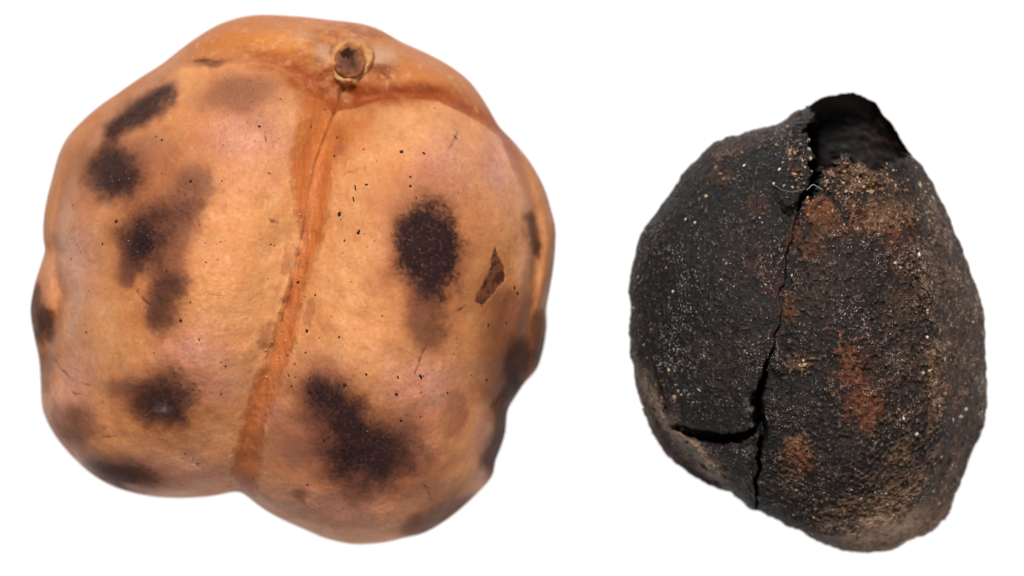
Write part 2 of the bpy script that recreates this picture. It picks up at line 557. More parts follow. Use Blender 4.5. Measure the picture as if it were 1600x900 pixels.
# red brown round the stalk, with the shade of the grooves painted in
grv_shade = np.where(outside, np.exp(-((dout - 8) / 15) ** 2), 0) * top
col = blend(col, 0.92 * grv_shade * sstep(330, 460, u) * fr, (0.30, 0.058, 0.012))
col = blend(col, 0.5 * grv_shade * sstep(430, 330, u) * fr, (0.45, 0.20, 0.08))
col = blend(col, 0.7 * np.exp(-(((u - 590) / 75) ** 2 + ((v - 146) / 14) ** 2)), (0.30, 0.062, 0.014))
col = blend(col, 0.8 * np.exp(-(dC / (cw * .8)) ** 2) * sstep(.6, .2, tC) * np.clip(.65 + .4 * n12 + .35 * np.exp(-((tC - .03) / .035) ** 2), 0, 1) * (1 - .8 * np.exp(-((tC - 0.088) / 0.016) ** 2)), (0.06, 0.015, 0.008))
col = blend(col, 0.6 * np.exp(-(dC / 2.2) ** 2) * sstep(.45, .6, tC) * sstep(-.2, .3, n12), (0.12, 0.035, 0.015))
fold = np.exp(-((rst - 58) / 20) ** 2) * sstep(84, 112, v) * (.35 + .65 * sstep(-.4, .5, n25 + .6 * np.sin(6 * ang)))
col = blend(col, .85 * fold, (0.31, 0.085, 0.024))
near = np.exp(-((rst - 50) / 34) ** 2)
col = blend(col, .85 * near * sstep(-.15, .5, n16 + .5 * n25), (0.31, 0.080, 0.022))
col = blend(col, .4 * near * sstep(.0, .7, -n25), (0.56, 0.28, 0.11))
# pale tan tissue round the stalk
col = blend(col, 0.75 * np.exp(-(((u - 590) / 26) ** 2 + ((v - 90) / 16) ** 2)), (0.56, 0.33, 0.17))
col = blend(col, 0.6 * np.exp(-(((u - 510) / 18) ** 2 + ((v - 86) / 14) ** 2)), (0.54, 0.32, 0.17))
col = blend(col, 0.4 * np.exp(-(((u - 470) / 30) ** 2 + ((v - 60) / 14) ** 2)), (0.52, 0.30, 0.15))

# mottling: orange red smudges, pale scuffs, streaks
n17 = fbm(P0 * np.array([1.0, .45, 1]), 8, 3, 521, .6)
n30 = fbm(P0, 34, 4, 541, .6)
col = blend(col, .42 * sstep(.15, .75, n30) * sstep(-.3, .5, n16) * fr, (0.53, 0.175, 0.048))
col = blend(col, .36 * sstep(.25, .8, n16) * fr, (0.50, 0.165, 0.050))
col = blend(col, .30 * sstep(.2, .8, n17) * (1 - .5 * strip) * fr, (0.48, 0.18, 0.060))
col = blend(col, .40 * sstep(.25, .8, -n16) * (1 - strip) * (1 - .8 * rear) * fr, (0.76, 0.41, 0.17))
col = blend(col, .35 * sstep(.3, .8, -n17 - .3 * n30) * (1 - strip) * fr, (0.75, 0.42, 0.20))
# fine reddish grain
wide0 = sstep(.0, .8, n25)
gr = sstep(.2, .8, n4) * 0.5 + sstep(.3, .9, n2) * 0.5
col = blend(col, gr * (0.12 + 0.42 * pink + .2 * wide0) * fr, (0.34, 0.11, 0.055))
col = blend(col, sstep(.45, .9, -n4) * 0.12 * fr * (1 - rear), (0.70, 0.42, 0.22))

# deep red, with painted shade, in the hollows either side of the stalk
red = np.zeros_like(u)
for a_ in [(455, 122, 46, 15, 38), (490, 140, 26, 20, 20), (610, 150, 75, 12, -4), (660, 148, 50, 12, 2), (560, 138, 34, 14, 0), (420, 104, 34, 9, 14), (590, 196, 34, 30, 0), (535, 215, 22, 40, 8)]:
    red = np.maximum(red, G(*a_) * (1 if a_[1] < 180 else .35))
red = red * np.clip(.85 + .35 * n25, 0, 1) * (rst > 30)
col = blend(col, .88 * red, (0.30, 0.062, 0.013))
col = blend(col, .6 * np.exp(-(((u - 592) / 22) ** 2 + ((v - 88) / 13) ** 2)), (0.56, 0.33, 0.17))
col = blend(col, .5 * np.exp(-(((u - 508) / 14) ** 2 + ((v - 84) / 12) ** 2)), (0.54, 0.32, 0.17))
# brown halos, then dark spots
BROWN = (0.24, 0.075, 0.036)
RUSTY = (0.43, 0.145, 0.042)
DARK = (0.018, 0.0075, 0.0082)


def cap(p, q_, r):
    d_, _ = poly_dist(uu, vv, [p, q_])
    return d_ / r


def ell(a, b, r, r2, ang=0):
    c_, s_ = math.cos(math.radians(ang)), math.sin(math.radians(ang))
    dx, dy = uu - a, vv - b
    X, Y = dx * c_ + dy * s_, -dx * s_ + dy * c_
    return np.hypot(X / r, Y / r2)


SPOTS = [  # distance field, core strength, halo strength, softness
    (cap((252, 150), (182, 203), 21), .92, .55, .55), (ell(180, 272, 44, 42), .95, .7, .5), (cap((235, 262), (250, 300), 40), .0, .6, .6),
    (ell(229, 372, 36, 46, 8), 1.0, .8, .55), (cap((212, 390), (203, 425), 16), .5, .7, .7), (cap((305, 290), (285, 330), 24), .40, .75, .9), (cap((280, 345), (268, 425), 24), .34, .8, 1.0),
    (cap((268, 455), (252, 495), 26), .75, .6, .65), (ell(258, 625, 48, 40), .95, .7, .6), (ell(190, 738, 56, 24, 12), .85, .5, .5),
    (ell(132, 660, 26, 28), .45, .5, .6), (ell(370, 148, 48, 24, -12), .25, .62, .7), (ell(673, 390, 51, 77, -14), 1.0, .55, .20), (cap((668, 460), (668, 515), 24), .45, .75, .8),
    (cap((505, 608), (555, 668), 34), .97, .6, .55), (ell(572, 712, 74, 44, 6), .97, .7, .6), (ell(480, 680, 50, 48), .0, .55, .7), (ell(500, 650, 30, 30), .4, .6, .7), (ell(622, 690, 40, 46), .35, .6, .7),
    (ell(707, 645, 18, 32, 25), .12, .55, .7), (ell(808, 568, 25, 40, 10), .78, .6, .5), (cap((803, 610), (768, 722), 18), .72, .6, .5), (cap((652, 826), (728, 790), 20), .5, .6, .7),
    (cap((826, 345), (838, 392), 9), .6, .6, .6), (cap((795, 485), (775, 600), 26), .22, .72, .7), (cap((838, 500), (845, 570), 12), .5, .6, .7), (cap((56, 460), (62, 525), 14), .6, .6, .7), (cap((72, 560), (66, 600), 10), .2, .4, .7),
    (ell(195, 605, 24, 12), .2, .6, .6), (cap((535, 745), (560, 770), 18), .2, .7, .6), (ell(70, 500, 13, 18), .6, .5, .6), (ell(330, 97, 26, 5), .4, .5, .7),
    (ell(475, 775, 12, 8), .25, .5, .7), (cap((90, 640), (120, 650), 10), .1, .3, .7), (ell(400, 185, 30, 16), .0, .35, .7), (ell(285, 240, 60, 30), .0, .28, .8)]
fz = 0.07 * n4 + 0.06 * n2 + 0.13 * n12 + 0.16 * n25
wide = np.zeros_like(u)
halo = np.zeros_like(u)
core = np.zeros_like(u)
for d_, cs, hs, so in SPOTS:
    wide = np.maximum(wide, max(cs, hs) * sstep(2.9, .8, d_ + .25 * n25 + .1 * n12))
    halo = 1 - (1 - halo) * (1 - hs * (.55 * sstep(1.9, .9, d_ + fz * .8) + .45 * sstep(1.45, .6, d_ + fz)))
    core = 1 - (1 - core) * (1 - cs * (.55 * sstep(1.05 + so * .5, .85 - so, d_ + fz) + .45 * sstep(1.4 + so * .4, .6, d_ + .7 * fz)))
side = sstep(ZC - 160, ZC - 40, B1.z)
halo *= side
core *= side
col = blend(col, wide * side * (.66 + .25 * n40), RUSTY)
col = blend(col, .55 * G(478, 685, 48, 55), (0.27, 0.125, 0.10))
col = blend(col, .35 * G(610, 720, 70, 50), (0.27, 0.125, 0.10))
col = blend(col, halo * .85, BROWN)
col = blend(col, core * .97, DARK)
# brown flecks inside the dark spots
col = blend(col, core * sstep(.25, .9, n4 + .6 * n2) * .5, (0.10, 0.042, 0.030))
col = blend(col, core * sstep(.25, .9, -n4 + .5 * n12) * .5, (0.010, 0.006, 0.006))
# whitish highlight painted on the lower left spot
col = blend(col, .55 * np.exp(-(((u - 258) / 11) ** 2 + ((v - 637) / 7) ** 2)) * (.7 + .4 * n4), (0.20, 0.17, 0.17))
# scratches, scab
col = blend(col, scr * .8, (0.07, 0.03, 0.02))
sc_ = sstep(0, 2.5, dP)
col = blend(col, sc_ * .92, (0.19, 0.060, 0.022))
col = blend(col, sc_ * sstep(-.1, .5, n4 + n12), (0.085, 0.028, 0.014))
col = blend(col, .7 * sstep(460, 476, v) * sstep(-3, 2, dP), (0.025, 0.012, 0.01))
col = blend(col, 0.25 * crm * sstep(0.1, 0.0, crk), (0.40, 0.16, 0.07))
B1.z -= np.where(B1.front, edge, 0) * (core * (1.6 + .5 * n12 + .5 * n4) + pink * .4 * n4 + (.4 * sstep(.4, .9, n12) * (.3 + pink + halo)))
rgh = 0.53 + 0.08 * n12 + 0.14 * n40 + 0.26 * core + 0.08 * pink - 0.06 * strip * low
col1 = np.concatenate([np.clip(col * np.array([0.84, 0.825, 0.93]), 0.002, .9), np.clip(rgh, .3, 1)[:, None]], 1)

# ---- split along its own seams
lab = np.full(len(u), 2)
lab[u > 545] = 3
lab[(dL > 0) & fr] = 0
lab[(dR > 0) & fr] = 1
inseam = (dSt > 0) & fr & (v > 168)
lab[inseam] = 4
fruit1 = root_empty("lobed_fruit", "large tan orange lobed fruit with dark brown spots and a stalk scar", "fruit", *C1)
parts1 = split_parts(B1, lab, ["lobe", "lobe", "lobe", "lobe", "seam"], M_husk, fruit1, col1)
parts1[0]["label"] = "front lobe with chain of dark spots on its outer side"
parts1[1]["label"] = "front lobe with one large oval dark spot"
parts1[-1]["label"] = "narrow orange red groove between the two front lobes"


def surf(B, a, b, zoff=0.0):
    """surface point and normal near front-view position a,b"""
    i = surf.idx[id(B)]
    k = i[0][np.argmin((i[1] - a) ** 2 + (i[2] - b) ** 2)]
    return k


surf.idx = {}


def index_body(B):
    f = np.where(B.front)[0][::1]
    surf.idx[id(B)] = (f, B.u[f], B.v[f])


index_body(B1)
V1, N1 = B1.normals()

# ---- stalk stub
def lathe(profile, c, axis, nseg, wob, seed, pcol):
    """profile: list of (r, t, color, rough) along axis from c"""
    axis = np.array(axis, float)
    axis /= np.linalg.norm(axis)
    e1 = np.cross(axis, (0, 1, 0))
    e1 /= np.linalg.norm(e1)
    e2 = np.cross(axis, e1)
    r_ = np.random.default_rng(seed)
    ph = r_.uniform(0, 6.28, 6)
    V, C = [], []
    for r, t, c_, ro in profile:
        for k in range(nseg):
            a = 2 * math.pi * k / nseg
            rr = r * (1 + wob * (math.sin(2 * a + ph[0]) * .8 + math.sin(3 * a + ph[1]) * .6 + math.sin(7 * a + ph[2] + t * .05) * .15))
            tt = t + wob * 8 * math.sin(3 * a + ph[3]) * min(1, r / 20)
            V.append(np.array(c) + axis * tt + e1 * rr * math.cos(a) + e2 * rr * math.sin(a))
            s = 1 + .05 * r_.normal()
            C.append((c_[0] * s, c_[1] * s, c_[2] * s, ro))
    n = len(profile)
    Q = []
    for i in range(n - 1):
        for k in range(nseg):
            k2 = (k + 1) % nseg
            Q.append((i * nseg + k, i * nseg + k2, (i + 1) * nseg + k2, (i + 1) * nseg + k))
    # close the ends
    V.append(np.array(c) + axis * profile[0][1])
    C.append((*profile[0][2], profile[0][3]))
    V.append(np.array(c) + axis * profile[-1][1])
    C.append((*profile[-1][2], profile[-1][3]))
    T = []
    for k in range(nseg):
        k2 = (k + 1) % nseg
        T.append((n * nseg, k2, k))
        T.append((n * nseg + 1, (n - 1) * nseg + k, (n - 1) * nseg + k2))
    return np.array(V), np.array(Q), np.array(T), np.array(C)


k = surf(B1, 548, 97)
cb = V1[k].copy()
ax = (0.0, 0.03, 1.0)
TANP = (0.46, 0.20, 0.065)
PALE = (0.56, 0.30, 0.14)
V, Q, T, C = lathe([(40, -44, (.42, .15, .04), .6), (38, -22, (.44, .17, .05), .6), (36, -8, TANP, .6), (34.5, 0, TANP, .6), (32.5, 5, PALE, .6), (30, 8, PALE, .6), (27.5, 8.5, PALE, .6), (25, 7.5, (.45, .21, .09), .7), (22.5, 6, (.32, .13, .055), .8), (10, 4, (.2, .08, .04), .8)],
                   cb, ax, 120, .05, 4, None)
jit = np.stack([fbm(V + 50.0 * q_, 26, 4, 400 + q_, .6) for q_ in range(3)], 1)
jit2 = np.stack([vnoise(V + 70.0 * q_, 9, 460 + q_) for q_ in range(3)], 1)
V = V + jit * np.array([5.0, 5.0, 6.0]) + 2.2 * jit2 - np.array([0, 0, 11.0]) + np.stack([0 * V[:, 0], 0 * V[:, 0], 5.0 * np.sin(3 * np.arctan2(V[:, 1] - cb[1], V[:, 0] - cb[0]) + .6)], 1)
C[:, :3] *= .88 * (1 + .35 * fbm(V, 16, 3, 420))[:, None]
up_ = sstep(-8, 26, V[:, 1] - cb[1])[:, None] * .7
C[:, :3] = C[:, :3] * (1 - up_) + np.array([.46, .19, .06]) * up_
stub = mesh_obj("stalk_stub", V, Q, T, M_stub, fruit1, C)
stub["label"] = "short broken stalk end with a pale rim"
V, Q, T, C = lathe([(25, 3, (.26, .09, .035), .8), (23, 9.5, (.28, .10, .04), .8), (19, 10.5, (.17, .06, .03), .8), (16, 11.5, (.13, .048, .028), .8), (11, 11, (.10, .04, .026), .9), (6, 10, (.09, .035, .024), .9), (2, 9.5, (.08, .03, .02), .9)], cb, ax, 80, .06, 9, None)
V[:, 2] += 2.6 * vnoise(V, 7, 411) - 5.0
V[:, :2] += 3 * np.stack([fbm(V, 30, 2, 430), fbm(V, 30, 2, 440)], 1)
C[:, :3] *= 1.15
C[:, :3] *= (1 + .4 * vnoise(V, 6, 421))[:, None]
C[:, :3] *= np.where(((V[:, 0] - cb[0] + 5) / 11) ** 2 + ((V[:, 1] - cb[1] - 12) / 8) ** 2 < 1, .25, 1)[:, None]
scar = mesh_obj("stalk_scar", V, Q, T, M_stub, stub, C)
scar["label"] = "dark brown scar at the end of the stalk"


# ---- loose specks, as small squashed grains sitting on a surface
ICO_V = []
ph = (1 + 5 ** .5) / 2
for a in (-1, 1):
    for b in (-ph, ph):
        ICO_V += [(0, a, b), (a, b, 0), (b, 0, a)]
ICO_V = np.array(ICO_V, float)
ICO_V /= np.linalg.norm(ICO_V[0])
ICO_F = []
for i in range(12):
    for j in range(i + 1, 12):
        for k2 in range(j + 1, 12):
            d = [np.linalg.norm(ICO_V[a] - ICO_V[b]) for a, b in ((i, j), (j, k2), (i, k2))]
            if max(d) < 1.1:
                n_ = np.cross(ICO_V[j] - ICO_V[i], ICO_V[k2] - ICO_V[i])
                ICO_F.append((i, j, k2) if n_ @ ICO_V[i] > 0 else (i, k2, j))
ICO_F = np.array(ICO_F)
OCT_V = np.array([(1, 0, 0), (-1, 0, 0), (0, 1, 0), (0, -1, 0), (0, 0, 1), (0, 0, -1)], float)
OCT_F = np.array([(0, 2, 4), (2, 1, 4), (1, 3, 4), (3, 0, 4), (2, 0, 5), (1, 2, 5), (3, 1, 5), (0, 3, 5)])


def grains(name, items, mat, parent, base_v, base_f, smooth=True, seed=1):
    """items: (position, normal, rx, ry, rz, angle, color, rough)"""
    r_ = np.random.default_rng(seed)
    AV, AF, AC = [], [], []
    for n, (p, nn, rx, ry, rz, an, c_, ro) in enumerate(items):
        e1 = np.cross(nn, (0, 1, 0.01))
        e1 /= np.linalg.norm(e1)
        e2 = np.cross(nn, e1)
        a1 = e1 * math.cos(an) + e2 * math.sin(an)
        a2 = -e1 * math.sin(an) + e2 * math.cos(an)
        bv = base_v * (1 + .25 * r_.normal(size=(len(base_v), 1)))
        AV.append(p + bv[:, :1] * rx * a1 + bv[:, 1:2] * ry * a2 + bv[:, 2:] * rz * nn)
        AF.append(base_f + n * len(base_v))
        AC.append(np.tile(np.array([*c_, ro]), (len(base_v), 1)))
    o = mesh_obj(name, np.concatenate(AV), np.zeros((0, 4), int), np.concatenate(AF), mat, parent, np.concatenate(AC), None, smooth)
    o["kind"] = "stuff"
    return o


SPK = [(629, 238, 4), (663, 241, 3.2), (642, 278, 3.5), (642, 292, 3), (574, 289, 3), (527, 215, 3), (523, 244, 3), (407, 199, 4), (439, 156, 2.6), (562, 363, 5), (531, 335, 4.5), (532, 526, 2.6),
       (573, 584, 3), (658, 588, 4.4), (451, 555, 3), (479, 550, 3), (466, 441, 4), (763, 508, 3.4), (791, 504, 3.4), (804, 449, 4), (808, 458, 4), (425, 383, 2.6), (430, 384, 2.2), (264, 422, 4), (286, 500, 3),
       (355, 571, 2.6), (348, 566, 2), (137, 519, 3), (164, 381, 3), (256, 220, 3), (302, 284, 4), (349, 284, 2.6), (185, 347, 4), (690, 470, 3), (712, 372, 3.4), (702, 387, 3), (700, 612, 2.6), (485, 611, 3.5),
       (457, 603, 2.4), (453, 586, 2.6), (620, 615, 4), (628, 655, 3.5), (760, 593, 3.5), (508, 686, 3), (515, 681, 3), (540, 600, 4), (598, 493, 2.6), (494, 461, 2.4), (520, 494, 2), (480, 516, 4.4), (462, 568, 2), (590, 700, 3), (607, 684, 3)]
items = []
rr_ = random.Random(5)
for a, b, r in SPK:
    k = surf(B1, a, b)
    items.append((V1[k] + N1[k] * 0.4, N1[k], r * rr_.uniform(.6, 1), r * rr_.uniform(.45, .8), r * .3, rr_.uniform(0, 6), (0.02, 0.011, 0.010), .6))
DASH = [(556, 294, 6, 1.2, 1.9), (553, 312, 6, 1.2, 1.9), (712, 216, 6, 1.2, 2.0), (487, 197, 4, 1.3, 1.4)]
for a, b, l, w, an in DASH:
    k = surf(B1, a, b)
    items.append((V1[k] + N1[k] * .3, N1[k], l, w, .9, an, (0.03, 0.014, 0.01), .6))
for i in range(230):
    while True:
        a, b = rr_.uniform(110, 810), rr_.uniform(110, 800)
        k = surf(B1, a, b)
        if B1.rim[k] > .45 and rr_.random() < .25 + .75 * pink[k] + .3 * halo[k]:
            break
    r = rr_.choice([.8, .9, 1.0, 1.2, 1.5, 2.0])
    items.append((V1[k] + N1[k] * .15, N1[k], r * rr_.uniform(.7, 1.5), r * .7, r * .35, rr_.uniform(0, 6), rr_.choice([(0.03, .014, .01), (.08, .03, .015), (.12, .045, .02)]), .6))
grains("dirt_specks", items, M_grain, fruit1, ICO_V, ICO_F, True, 2)
# pale crumbs along the seam and on the dark spots
items = []
for i in range(46):
    t = rr_.choice([.3, .42, .5, .58, .66, .7]) + rr_.gauss(0, .03)
    j = min(int(t * (len(SEAM) - 1)), len(SEAM) - 2)
    f = t * (len(SEAM) - 1) - j
    a = SEAM[j][0] * (1 - f) + SEAM[j + 1][0] * f + rr_.gauss(-4, 9)
    b = SEAM[j][1] * (1 - f) + SEAM[j + 1][1] * f + rr_.gauss(0, 4)
    k = surf(B1, a, b)
    r = rr_.choice([.9, 1.1, 1.4, 2.0]) if i > 9 else rr_.uniform(1.8, 2.6)
    items.append((V1[k] + N1[k] * .3, N1[k], r * 1.2, r * .8, r * .6, rr_.uniform(0, 6), (.36, .22, .13), .6))
for (ca, cb2, sp, n) in [(673, 390, 30, 14), (180, 290, 18, 14), (228, 378, 16, 14), (215, 175, 10, 5), (523, 320, 10, 14), (255, 625, 22, 4), (560, 690, 50, 6)]:
    for i in range(n):
        k = surf(B1, rr_.gauss(ca, sp), rr_.gauss(cb2, sp))
        r = rr_.choice([.6, .7, .8, 1.1])
        items.append((V1[k] + N1[k] * .2, N1[k], r, r * .8, r * .6, rr_.uniform(0, 6), rr_.choice([(.28, .2, .16), (.2, .12, .08), (.3, .24, .2)]), .4))
grains("pale_crumbs", items, M_grain, fruit1, ICO_V, ICO_F, True, 3)

# ================================================================== FRUIT 2: charred split capsule
OUT2 = [(991, 398), (998, 370), (1007, 352), (1024, 331), (1046, 300), (1063, 278), (1073, 261), (1096, 241), (1123, 218.5), (1141, 212), (1153, 211), (1165, 205),
        (1186, 200), (1216, 191), (1237, 178), (1250, 171), (1281, 155), (1305, 148), (1318, 144.5), (1335, 146.5), (1353, 154), (1371, 167.5), (1377, 179), (1392, 190),
        (1401, 208), (1414, 233), (1428, 248), (1443, 266), (1458, 289), (1467, 310), (1479, 334), (1491, 364), (1502, 390), (1512, 415), (1523, 446), (1533, 481), (1537, 504),
        (1538, 542), (1539, 576), (1540, 612), (1539, 634), (1534, 668), (1522, 693), (1512, 718), (1503, 746), (1491, 771), (1484, 796), (1472, 813), (1450, 832), (1419, 844),
        (1382, 860), (1344, 864), (1313, 858), (1282, 848), (1251, 830), (1220, 817), (1183, 795), (1172, 795), (1163, 788), (1140, 768), (1119, 761), (1094, 749), (1066, 732),
        (1045, 715), (1026, 689), (1010, 658), (1002, 630), (992, 598), (990, 571), (982, 555), (983, 520), (985, 483), (982, 453), (985, 421)]
C2 = (1265, 510)
Z2 = 340.0
B2 = Body(OUT2, C2, Z2, 250, 330, 1220, 360, 90, pf=2.15, jag=3.2, seed=60)
u, v = B2.u, B2.v
P0 = B2.p3()
fr = B2.front
m40 = fbm(P0, 40, 4, 201)
m41 = fbm(P0, 40, 4, 231)
m12 = fbm(P0, 13, 3, 261)
m13 = fbm(P0, 13, 3, 281)
m4 = vnoise(P0, 4.2, 291)
m2 = vnoise(P0, 2.4, 292)
m90 = fbm(P0, 100, 3, 295)
wu = u + 4 * m40 + 3 * m12
wv = v + 4 * m41 + 3 * m13
edge = sstep(0, 0.3, B2.rim)

HOLE = [(1258, 168), (1272, 184), (1268, 191), (1256, 198), (1254, 206), (1261, 216), (1258, 226), (1268, 236), (1269, 246), (1261, 256), (1266, 270), (1262, 290), (1246, 322), (1250, 330), (1268, 305), (1279, 290), (1284, 266), (1300, 258), (1310, 250), (1313, 240), (1322, 240), (1332, 252),
        (1348, 258), (1364, 268), (1384, 256), (1418, 243), (1440, 235), (1440, 100), (1290, 90), (1240, 150)]
dH = sdf(u + 6 * m12 + 2.2 * m4, v + 6 * m13 + 2.2 * m4, HOLE)
VCR = [(1250, 325), (1240, 345), (1237, 372), (1228, 400), (1227, 430), (1218, 462), (1219, 492), (1209, 522), (1207, 548), (1195, 574), (1192, 598), (1181, 622), (1183, 645), (1190, 660), (1192, 684), (1184, 706), (1187, 730), (1179, 752), (1183, 770), (1180, 800)]
dV, tV = poly_dist(u + 3.5 * m12 + 2.5 * m40 + 1.0 * m4, v + 3 * m13, VCR)
side_v = None
HCR = [(1044, 664), (1060, 669), (1080, 676), (1105, 682), (1130, 686), (1152, 683), (1170, 676), (1180, 668), (1189, 654)]
dHc, tH = poly_dist(u + 2 * m12, v + 3 * m13 + 1.2 * m4, HCR)
EDGE = [(975, 545), (990, 568), (1003, 592), (1016, 622), (1030, 646), (1048, 668), (1072, 690), (1098, 714), (1122, 742), (1142, 772)]
LOWL = EDGE + [(1142, 900), (900, 900), (900, 545)]
dE = sdf(wu, wv, LOWL)
RIDG = [(1418, 240), (1424, 280), (1432, 330), (1440, 390), (1448, 440), (1458, 500), (1468, 560), (1472, 620), (1466, 680), (1456, 730), (1436, 780), (1404, 812), (1340, 832), (1260, 838)]
RREG = RIDG + [(1260, 1000), (1700, 1000), (1700, 240)]
dRg = sdf(wu, wv, RREG)

# side of the long crack: negative = left valve
ys = np.array([p[1] for p in VCR], float)
xs = np.array([p[0] for p in VCR], float)
lr = u + 3.5 * m12 + 2.5 * m40 + 1.0 * m4 - np.interp(v + 3 * m13, ys, xs)

right = sstep(-10, 60, lr)
RUST = (0.215, 0.074, 0.028)
TANC = (0.27, 0.145, 0.075)
RED = (0.105, 0.034, 0.020)
MUD = (0.105, 0.056, 0.036)
uu = u + 9 * m40 + 5 * m12
vv = v + 9 * m41 + 5 * m13
CRUST = [((1322, 560, 22, 50, -18), RUST, 1.1, .2), ((1352, 635, 34, 52, -8), RUST, 1.15, .2), ((1345, 600, 50, 90, 0), RED, .7, 0), ((1245, 712, 32, 38, 0), RUST, .9, .7), ((1248, 690, 22, 14, 0), TANC, .7, 1), ((1232, 755, 34, 28), MUD, .7, .7),
         ((1375, 345, 66, 34, 8), RUST, .9, .8), ((1390, 335, 50, 34, 8), TANC, .6, 1), ((1300, 352, 46, 22), RUST, .7, .6), ((1345, 280, 50, 22, 20), TANC, 1.0, 1), ((1318, 264, 34, 18), MUD, .9, 1), ((1400, 310, 44, 44), MUD, .8, .8),
         ((1405, 395, 28, 44), RED, .9, 0), ((1178, 320, 24, 20), RED, .6, .0), ((1200, 430, 36, 54), RED, .5, 0), ((1232, 490, 22, 30), RUST, .6, .5), ((1445, 430, 30, 90, -8), MUD, .9, 1), ((1420, 440, 40, 60), MUD, .6, .8),
         ((1420, 560, 50, 70), MUD, .6, .8), ((1460, 600, 24, 80), TANC, .6, 1), ((1385, 740, 70, 44), MUD, .9, .7), ((1420, 650, 36, 30), MUD, .7, .8), ((1370, 785, 100, 24, -10), TANC, .75, .8), ((1400, 826, 100, 30, -14), (.34, .185, .11), .95, .4), ((1300, 812, 70, 22, 14), MUD, .8, .6), ((1405, 705, 30, 30), TANC, .5, 1), ((1435, 740, 24, 50, 20), MUD, .8, .6),
         ((1160, 222, 66, 18, -14), (.09, .05, .038), .8, .3), ((1210, 193, 44, 14, -20), MUD, .9, .6), ((1140, 232, 34, 18), RED, .6, 0), ((1122, 275, 26, 24), MUD, .7, 1), ((1245, 250, 14, 50), MUD, .6, .8), ((1140, 560, 70, 70), (.06, .034, .027), .5, 0), ((1160, 400, 50, 60), (.05, .03, .025), .5, 0),
         ((1290, 420, 70, 60), (.06, .036, .028), .7, .4), ((1270, 385, 26, 26), RUST, .55, .6), ((1250, 570, 22, 14), TANC, .6, 1), ((1265, 460, 30, 40), (.07, .042, .032), .7, .4), ((1400, 490, 40, 50), MUD, .5, .8), ((1240, 360, 14, 30), RUST, .6, .6)]
m5 = vnoise(P0, 7.5, 299)
crw = []
crh = np.zeros_like(u)
for a_, c_, s_, hh in CRUST:
    g_ = G(*a_)
    k_ = (.55 * sstep(-.1, .75, g_ * 1.3 - .5 + .28 * m12 + .42 * m4 + .30 * m2) + .45 * sstep(.05, .5, g_ * 1.1 - .35 + .45 * m12 + .25 * m5)) * sstep(.02, .15, g_)
    crw.append(k_)
    crh = np.maximum(crh, hh * s_ * k_)

h = np.zeros_like(u)
rough_amp = 1.0 - 0.55 * sstep(5, 40, dE)
h += rough_amp * (7 * m90 + 4.0 * m40 + 2.0 * m12 + (1.5 + .5 * right) * m4 + 0.9 * m2)
h += 4.2 * crh * (.7 + .7 * m4 + .3 * m2)
pits = sstep(.35, .9, fbm(P0, 20, 2, 301))
h -= 5 * pits * sstep(-20, 40, lr)
# long crack: a hairline above, an open gap below
opn = sstep(.47, .57, tV)
cw = 1.3 + .7 * m12 * (1 - opn) + opn * (2.0 + 4.6 * np.exp(-((tV - .66) / .09) ** 2)) * sstep(1.0, .8, tV) * (1 + .45 * m12 + .2 * m4)
cd = 3.5 * sstep(-.4, .4, m40) + 62 * opn + 16 * sstep(.16, .0, tV)
h -= cd * np.exp(-(dV / cw) ** 4) * np.where(fr, 1, 0)
# left valve curls a little at the crack
h += 9 * opn * np.exp(-((lr + 20) / 14) ** 2) * sstep(690, 640, v) - 7 * opn * np.exp(-((lr - 14) / 14) ** 2)
h -= 10 * np.exp(-(np.clip(-lr, 0, 99) / 12) ** 2) * (lr < 0) * sstep(.45, .3, tV) * .4
# cross crack
hw = 1.5 + 6.0 * np.sin(np.pi * np.clip(tH * .95 + .02, 0, 1)) ** .6
h -= 55 * np.exp(-(dHc / hw) ** 4) * sstep(0, .08, tH)
LCR = [(1006, 545), (1022, 578), (1031, 604), (1036, 632), (1046, 664)]
d_, t_ = poly_dist(u + 3 * m12, v + 3 * m13, LCR)
h -= 16 * sstep(.0, .5, t_) * np.exp(-(d_ / (3 + 1.5 * m12)) ** 2)
# fragment below it sits lower
FRAG = [(1046, 668), (1080, 680), (1130, 690), (1170, 680), (1187, 668), (1187, 730), (1181, 800), (1142, 772), (1122, 742), (1098, 714), (1072, 690)]
dF = sdf(wu, wv, FRAG)
h -= 9 * sstep(-2, 8, dF)
# scalloped fibrous broken face along the crack on the fragment
h -= 8 * np.exp(-((lr + 12) / 9) ** 2) * sstep(680, 695, v) * sstep(790, 770, v) * (0.6 + .6 * vnoise(P0 * np.array([1.6, .35, 1]), 8, 311))
# outer wall at lower left: a step down from the broken edge
h -= 42 * sstep(-2, 12, dE)
h += 6 * np.exp(-(dE / 9) ** 2)
# right: rear wall falls away behind the ridge
h -= 24 * sstep(0, 26, dRg) * sstep(230, 300, v)
h += 7 * np.exp(-((dRg + 6) / 12) ** 2)
# furrow on the right wall
FUR = [(1452, 370), (1462, 410), (1474, 460), (1486, 530), (1488, 600)]
d_, t_ = poly_dist(wu, wv, FUR)
h -= 9 * np.exp(-(d_ / 8) ** 2) * sstep(1, .7, t_)
# tongue of the left valve next to the opening
TNG = [(1262, 176), (1268, 240), (1264, 288), (1246, 322), (1228, 333), (1208, 310), (1196, 260), (1210, 200)]
dT = sdf(wu, wv, TNG)
h += 12 * sstep(-4, 8, dT) * sstep(-25, 20, u - 1215)
h -= 6 * np.exp(-((dT + 4) / 6) ** 2) * sstep(270, 310, v)
